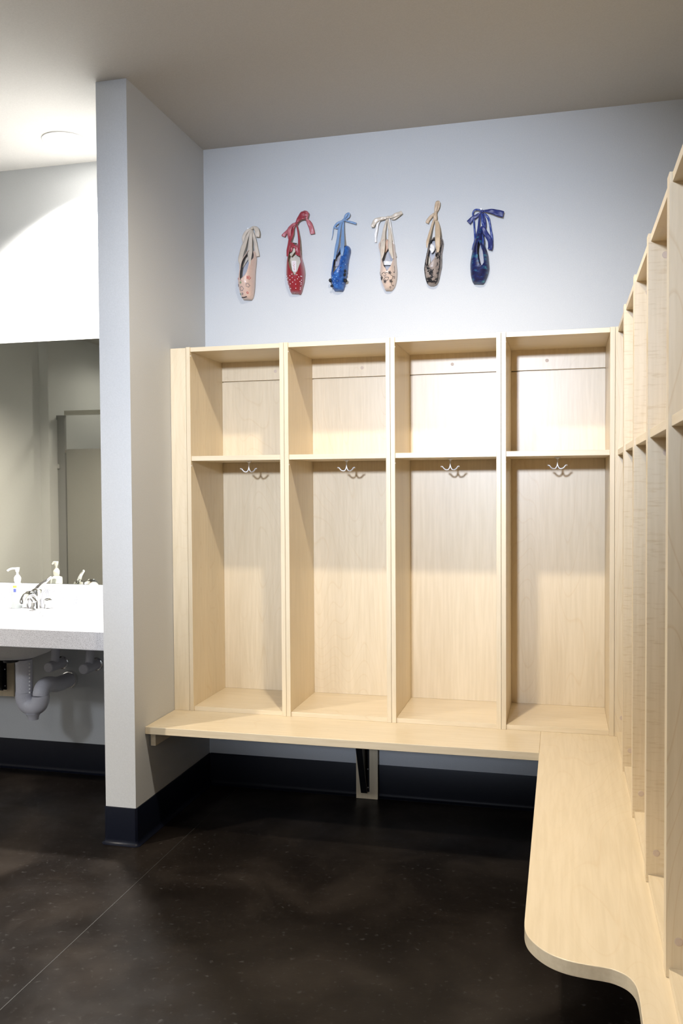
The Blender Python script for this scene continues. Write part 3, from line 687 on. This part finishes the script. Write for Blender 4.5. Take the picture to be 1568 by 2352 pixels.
# 4 cream with black scrolls
C4 = 1 / 11.2
s = Shoe('pointe_shoe', 'cream pointe shoe inked with black scrolls and butterflies, cream ribbons', .808, 2.706, .0020 * C4, .00196 * C4,
    [(2135, 425, 565, None), (2100, 395, 610, None), (2020, 360, 665, None), (1900, 315, 700, None), (1780, 290, 718, None), (1680, 283, 722, None), (1625, 286, 720, 460, 545), (1560, 290, 715, 405, 590), (1460, 297, 705, 372, 622), (1370, 302, 700, 347, 640),
     (1250, 300, 692, 370, 620), (1150, 280, 680, 400, 570), (1050, 245, 668, 300, 560), (950, 240, 660, 300, 540), (870, 300, 600, 380, 520), (815, 400, 520, None)],
    satin('cream_satin', (.68, .52, .42)), satin('cream_ribbon', (.64, .56, .46), .3), LINING)
s.ribbon([(352, 1390, 20, 54), (375, 1230, 90, 54), (385, 1000, 125, 48), (385, 860, 115, 36), (405, 650, 80, 22), (440, 470, 60, 18), (475, 310, 35, 15)])
s.ribbon([(640, 1370, 25, 54), (600, 1230, 80, 54), (570, 1050, 110, 48), (565, 850, 100, 34), (550, 600, 75, 22), (520, 430, 50, 18), (505, 290, 35, 15)])
WR = satin('white_ribbon', (.82, .80, .78), .3)
s.ribbon([(545, 280, 30, 14), (570, 440, 35, 13), (600, 650, 40, 12), (630, 850, 45, 12), (655, 1000, 50, 12)], mat=WR)
s.ribbon([(690, 1270, 80, 8), (670, 1180, 80, 8), (640, 1080, 60, 10)], mat=satin('taupe', (.40, .36, .32), .5))
s.ribbon([(500, 255, 40, 16), (400, 285, 70, 18), (280, 310, 90, 20), (180, 370, 110, 20), (120, 470, 90, 18), (115, 515, 70, 16)], label='left bow loop')
s.ribbon([(300, 330, 40, 12), (240, 430, 55, 12), (205, 600, 70, 10), (185, 760, 55, 9), (185, 890, 50, 8)], mat=WR)
s.ribbon([(500, 250, 40, 16), (600, 250, 70, 18), (720, 190, 90, 18), (820, 150, 90, 16), (870, 130, 80, 14)], label='right bow loop')
s.ribbon([(590, 290, 30, 12), (660, 290, 50, 13), (760, 230, 50, 14), (860, 150, 45, 13)])
s.ribbon([(345, 1430, 110, 18), (430, 1435, 115, 22), (530, 1435, 115, 22), (630, 1430, 110, 18)], mat=WR, label='white elastic across the insole')
s.ribbon([(420, 1170, 60, 26), (480, 1040, 90, 30), (480, 900, 70, 30), (480, 830, 40, 20)], mat=satin('peach', (.62, .40, .28), .5))
s.knot(500, 260, 18)
bm = new()
for pts in ([(285, 1680), (310, 1760), (350, 1790), (345, 1840), (335, 1890)], [(360, 1760), (420, 1720), (520, 1730)], [(420, 1780), (440, 1810), (475, 1780), (465, 1745), (440, 1750)], [(700, 1520), (715, 1600), (685, 1660), (660, 1690), (690, 1700)],
            [(540, 1830), (480, 1830), (430, 1860), (400, 1900)], [(540, 1830), (520, 1890), (450, 1920), (410, 1930)], [(590, 1770), (640, 1800), (620, 1860), (600, 1900)], [(640, 1800), (680, 1790), (680, 1830), (650, 1830)], [(590, 1970), (620, 2020), (660, 2020), (660, 1985)], [(580, 2060), (555, 2050), (560, 2090)]):
    s.stroke(bm, pts, .0009)
for cu, cv in ((575, 1720), (350, 1840), (590, 1920), (440, 1930)):
    for a in range(5):
        t = a * 2 * PI / 5; s.stroke(bm, [(cu, cv), (cu + 28 * math.cos(t - .4), cv + 32 * math.sin(t - .4)), (cu + 36 * math.cos(t), cv + 42 * math.sin(t)), (cu + 28 * math.cos(t + .4), cv + 32 * math.sin(t + .4)), (cu, cv)], .0009, n=3)
obj('inked_scrolls', bm, INK, s.t)

# 5 taupe with black lace
C5 = 1 / 10.94
s = Shoe('pointe_shoe', 'taupe pointe shoe edged with black lace, hanging from a long tan ribbon loop', 1.037, 2.726, .001944 * C5, .001935 * C5,
    [(2185, 280, 370, None), (2150, 215, 440, None), (2080, 180, 485, None), (2000, 160, 510, None), (1900, 142, 530, None), (1800, 132, 552, None), (1740, 138, 568, 240, 265), (1650, 150, 578, 212, 345), (1550, 170, 580, 218, 420), (1450, 192, 580, 228, 440),
     (1350, 212, 585, 250, 440), (1250, 228, 605, 265, 440), (1150, 255, 622, 285, 440), (1090, 280, 620, 300, 430), (1040, 310, 610, None), (990, 350, 595, None), (955, 430, 560, None)],
    blotch('taupe_lace', [(.40, (.012, .011, .012, 1)), (.44, (.30, .245, .215, 1)), (.8, (.42, .35, .31, 1))], 38, rough=.36), satin('tan_ribbon', (.56, .42, .28), .45), LINING)
s.ribbon([(222, 1290, 25, 52), (238, 1130, 65, 50), (280, 950, 65, 36), (320, 780, 55, 26), (355, 650, 50, 20), (385, 540, 45, 18)])
s.ribbon([(495, 1410, 40, 62), (495, 1280, 105, 62), (490, 1050, 130, 60), (488, 850, 130, 40), (475, 680, 110, 26), (450, 560, 80, 20)])
s.ribbon([(430, 350, 60, 18), (445, 220, 80, 20), (470, 120, 80, 20), (500, 85, 60, 18), (525, 120, 50, 16), (510, 220, 50, 14), (450, 340, 40, 14)], label='tall narrow tan ribbon loop')
s.ribbon([(400, 370, 40, 16), (320, 450, 70, 14), (250, 530, 80, 12), (215, 610, 80, 10)])
s.ribbon([(425, 350, 50, 20), (425, 440, 90, 24), (420, 530, 90, 22), (405, 565, 50, 18)])
s.ribbon([(290, 1150, 60, 28), (345, 1230, 110, 30), (345, 1300, 130, 32), (340, 1385, 30, 30)], mat=WR, label='white ribbon tail inside the heel')
s.ribbon([(240, 1450, 80, 16), (260, 1560, 90, 16), (255, 1680, 50, 16)], mat=CREAML)
s.knot(430, 365, 20, .006)
bm = new()
for k in range(34):
    v = 1080 + k * 31; L, R, _ = s.at(v)
    for e, q in ((L, 1), (R, -1)):
        u = e + q * 14; s.stroke(bm, [(u, v), (u + q * random.uniform(5, 22 + (20 if q < 0 and 1350 < v < 1750 else 0)), v + random.uniform(-20, 22)), (u + q * 3, v + 34)], .0019, .001, n=3)
for k in range(13): s.stroke(bm, [(210 + k * 21, 2130 - abs(k - 6) * 6), (215 + k * 21 + random.uniform(-12, 12), 2085 - random.random() * 40), (228 + k * 21, 2120)], .0014, .001, n=3)
for cu, cv in ((330, 1900), (345, 1960), (300, 1930), (325, 2010), (360, 1990)): s.stroke(bm, [(cu - 14, cv), (cu, cv - 16), (cu + 14, cv), (cu, cv + 16), (cu - 14, cv)], .0016, .001, n=3)
for pts in ([(330, 1810), (360, 1860), (395, 1810)], [(360, 1860), (370, 1900)], [(500, 1400), (520, 1480), (540, 1560), (560, 1640)], [(450, 1480), (500, 1520), (550, 1500)], [(180, 1600), (200, 1690), (240, 1730)]): s.stroke(bm, pts, .0018, .001)
obj('black_lace_trim', bm, INK, s.t)
s.dots([(250, 1836), (260, 1895)], .0018, WHITE, 'pearl', True)

# 6 navy with turquoise glitter
C6 = 1 / 11.76
s = Shoe('pointe_shoe', 'navy pointe shoe brushed with turquoise glitter and wide navy ribbons, rightmost', 1.241, 2.680, .001889 * C6, .00191 * C6,
    [(2125, 260, 500, None), (2080, 215, 545, None), (2000, 185, 580, None), (1900, 163, 620, None), (1800, 155, 650, None), (1700, 150, 668, None), (1665, 150, 668, 460, 500), (1600, 150, 662, 422, 540), (1500, 162, 652, 392, 535), (1400, 178, 645, 370, 522),
     (1300, 198, 632, 358, 508), (1200, 215, 600, 362, 480), (1100, 245, 560, 378, 420), (1050, 262, 545, None), (950, 285, 540, None), (800, 340, 535, None), (700, 390, 525, None), (640, 430, 500, None)],
    blotch('navy_glitter', [(.42, (.003, .004, .05, 1)), (.54, (.004, .016, .12, 1)), (.60, (.02, .12, .19, 1)), (.72, (.06, .28, .30, 1))], 26, (1, 1, 2.6), .4), satin('navy_ribbon', (.010, .022, .16), .38), LINING)
RB = satin('royal_ribbon', (.018, .05, .26), .38)
s.ribbon([(330, 1250, 60, 50), (345, 1050, 90, 48), (370, 850, 90, 40), (390, 600, 60, 26), (405, 400, 50, 18), (420, 240, 45, 15)])
s.ribbon([(500, 1250, 40, 50), (480, 1080, 100, 50), (480, 950, 110, 46), (455, 820, 80, 40), (440, 700, 50, 34)], mat=RB)
s.ribbon([(545, 640, 80, 24), (560, 500, 70, 20), (545, 360, 60, 18), (500, 220, 40, 15)])
s.ribbon([(540, 640, 50, 22), (500, 500, 70, 24), (480, 350, 60, 22), (470, 230, 40, 18)], mat=RB)
s.ribbon([(440, 700, 90, 34), (500, 660, 110, 40), (590, 800, 130, 38), (690, 960, 130, 30), (710, 1100, 130, 20), (690, 1200, 120, 14)], label='long navy ribbon end')
s.ribbon([(700, 1180, 100, 10), (735, 1000, 90, 10), (740, 820, 70, 10), (715, 650, 55, 11), (685, 470, 55, 12), (640, 330, 70, 14), (540, 220, 40, 15)], mat=RB)
s.ribbon([(500, 180, 50, 18), (600, 165, 80, 20), (750, 180, 130, 22), (900, 220, 170, 22), (1060, 260, 170, 20)], label='wide navy bow loop pointing right')
s.ribbon([(480, 170, 40, 18), (380, 130, 45, 18), (280, 140, 45, 16), (232, 230, 45, 14), (255, 400, 50, 12), (270, 620, 45, 12), (285, 780, 55, 12), (285, 950, 50, 12), (250, 1100, 60, 14), (200, 1200, 10, 10)], mat=RB)
s.ribbon([(460, 190, 40, 14), (330, 290, 90, 14), (210, 370, 110, 14), (110, 470, 130, 12)])
s.knot(490, 175, 20)
pin(s, 450, 112, .006, 'white push pin above the navy bow')
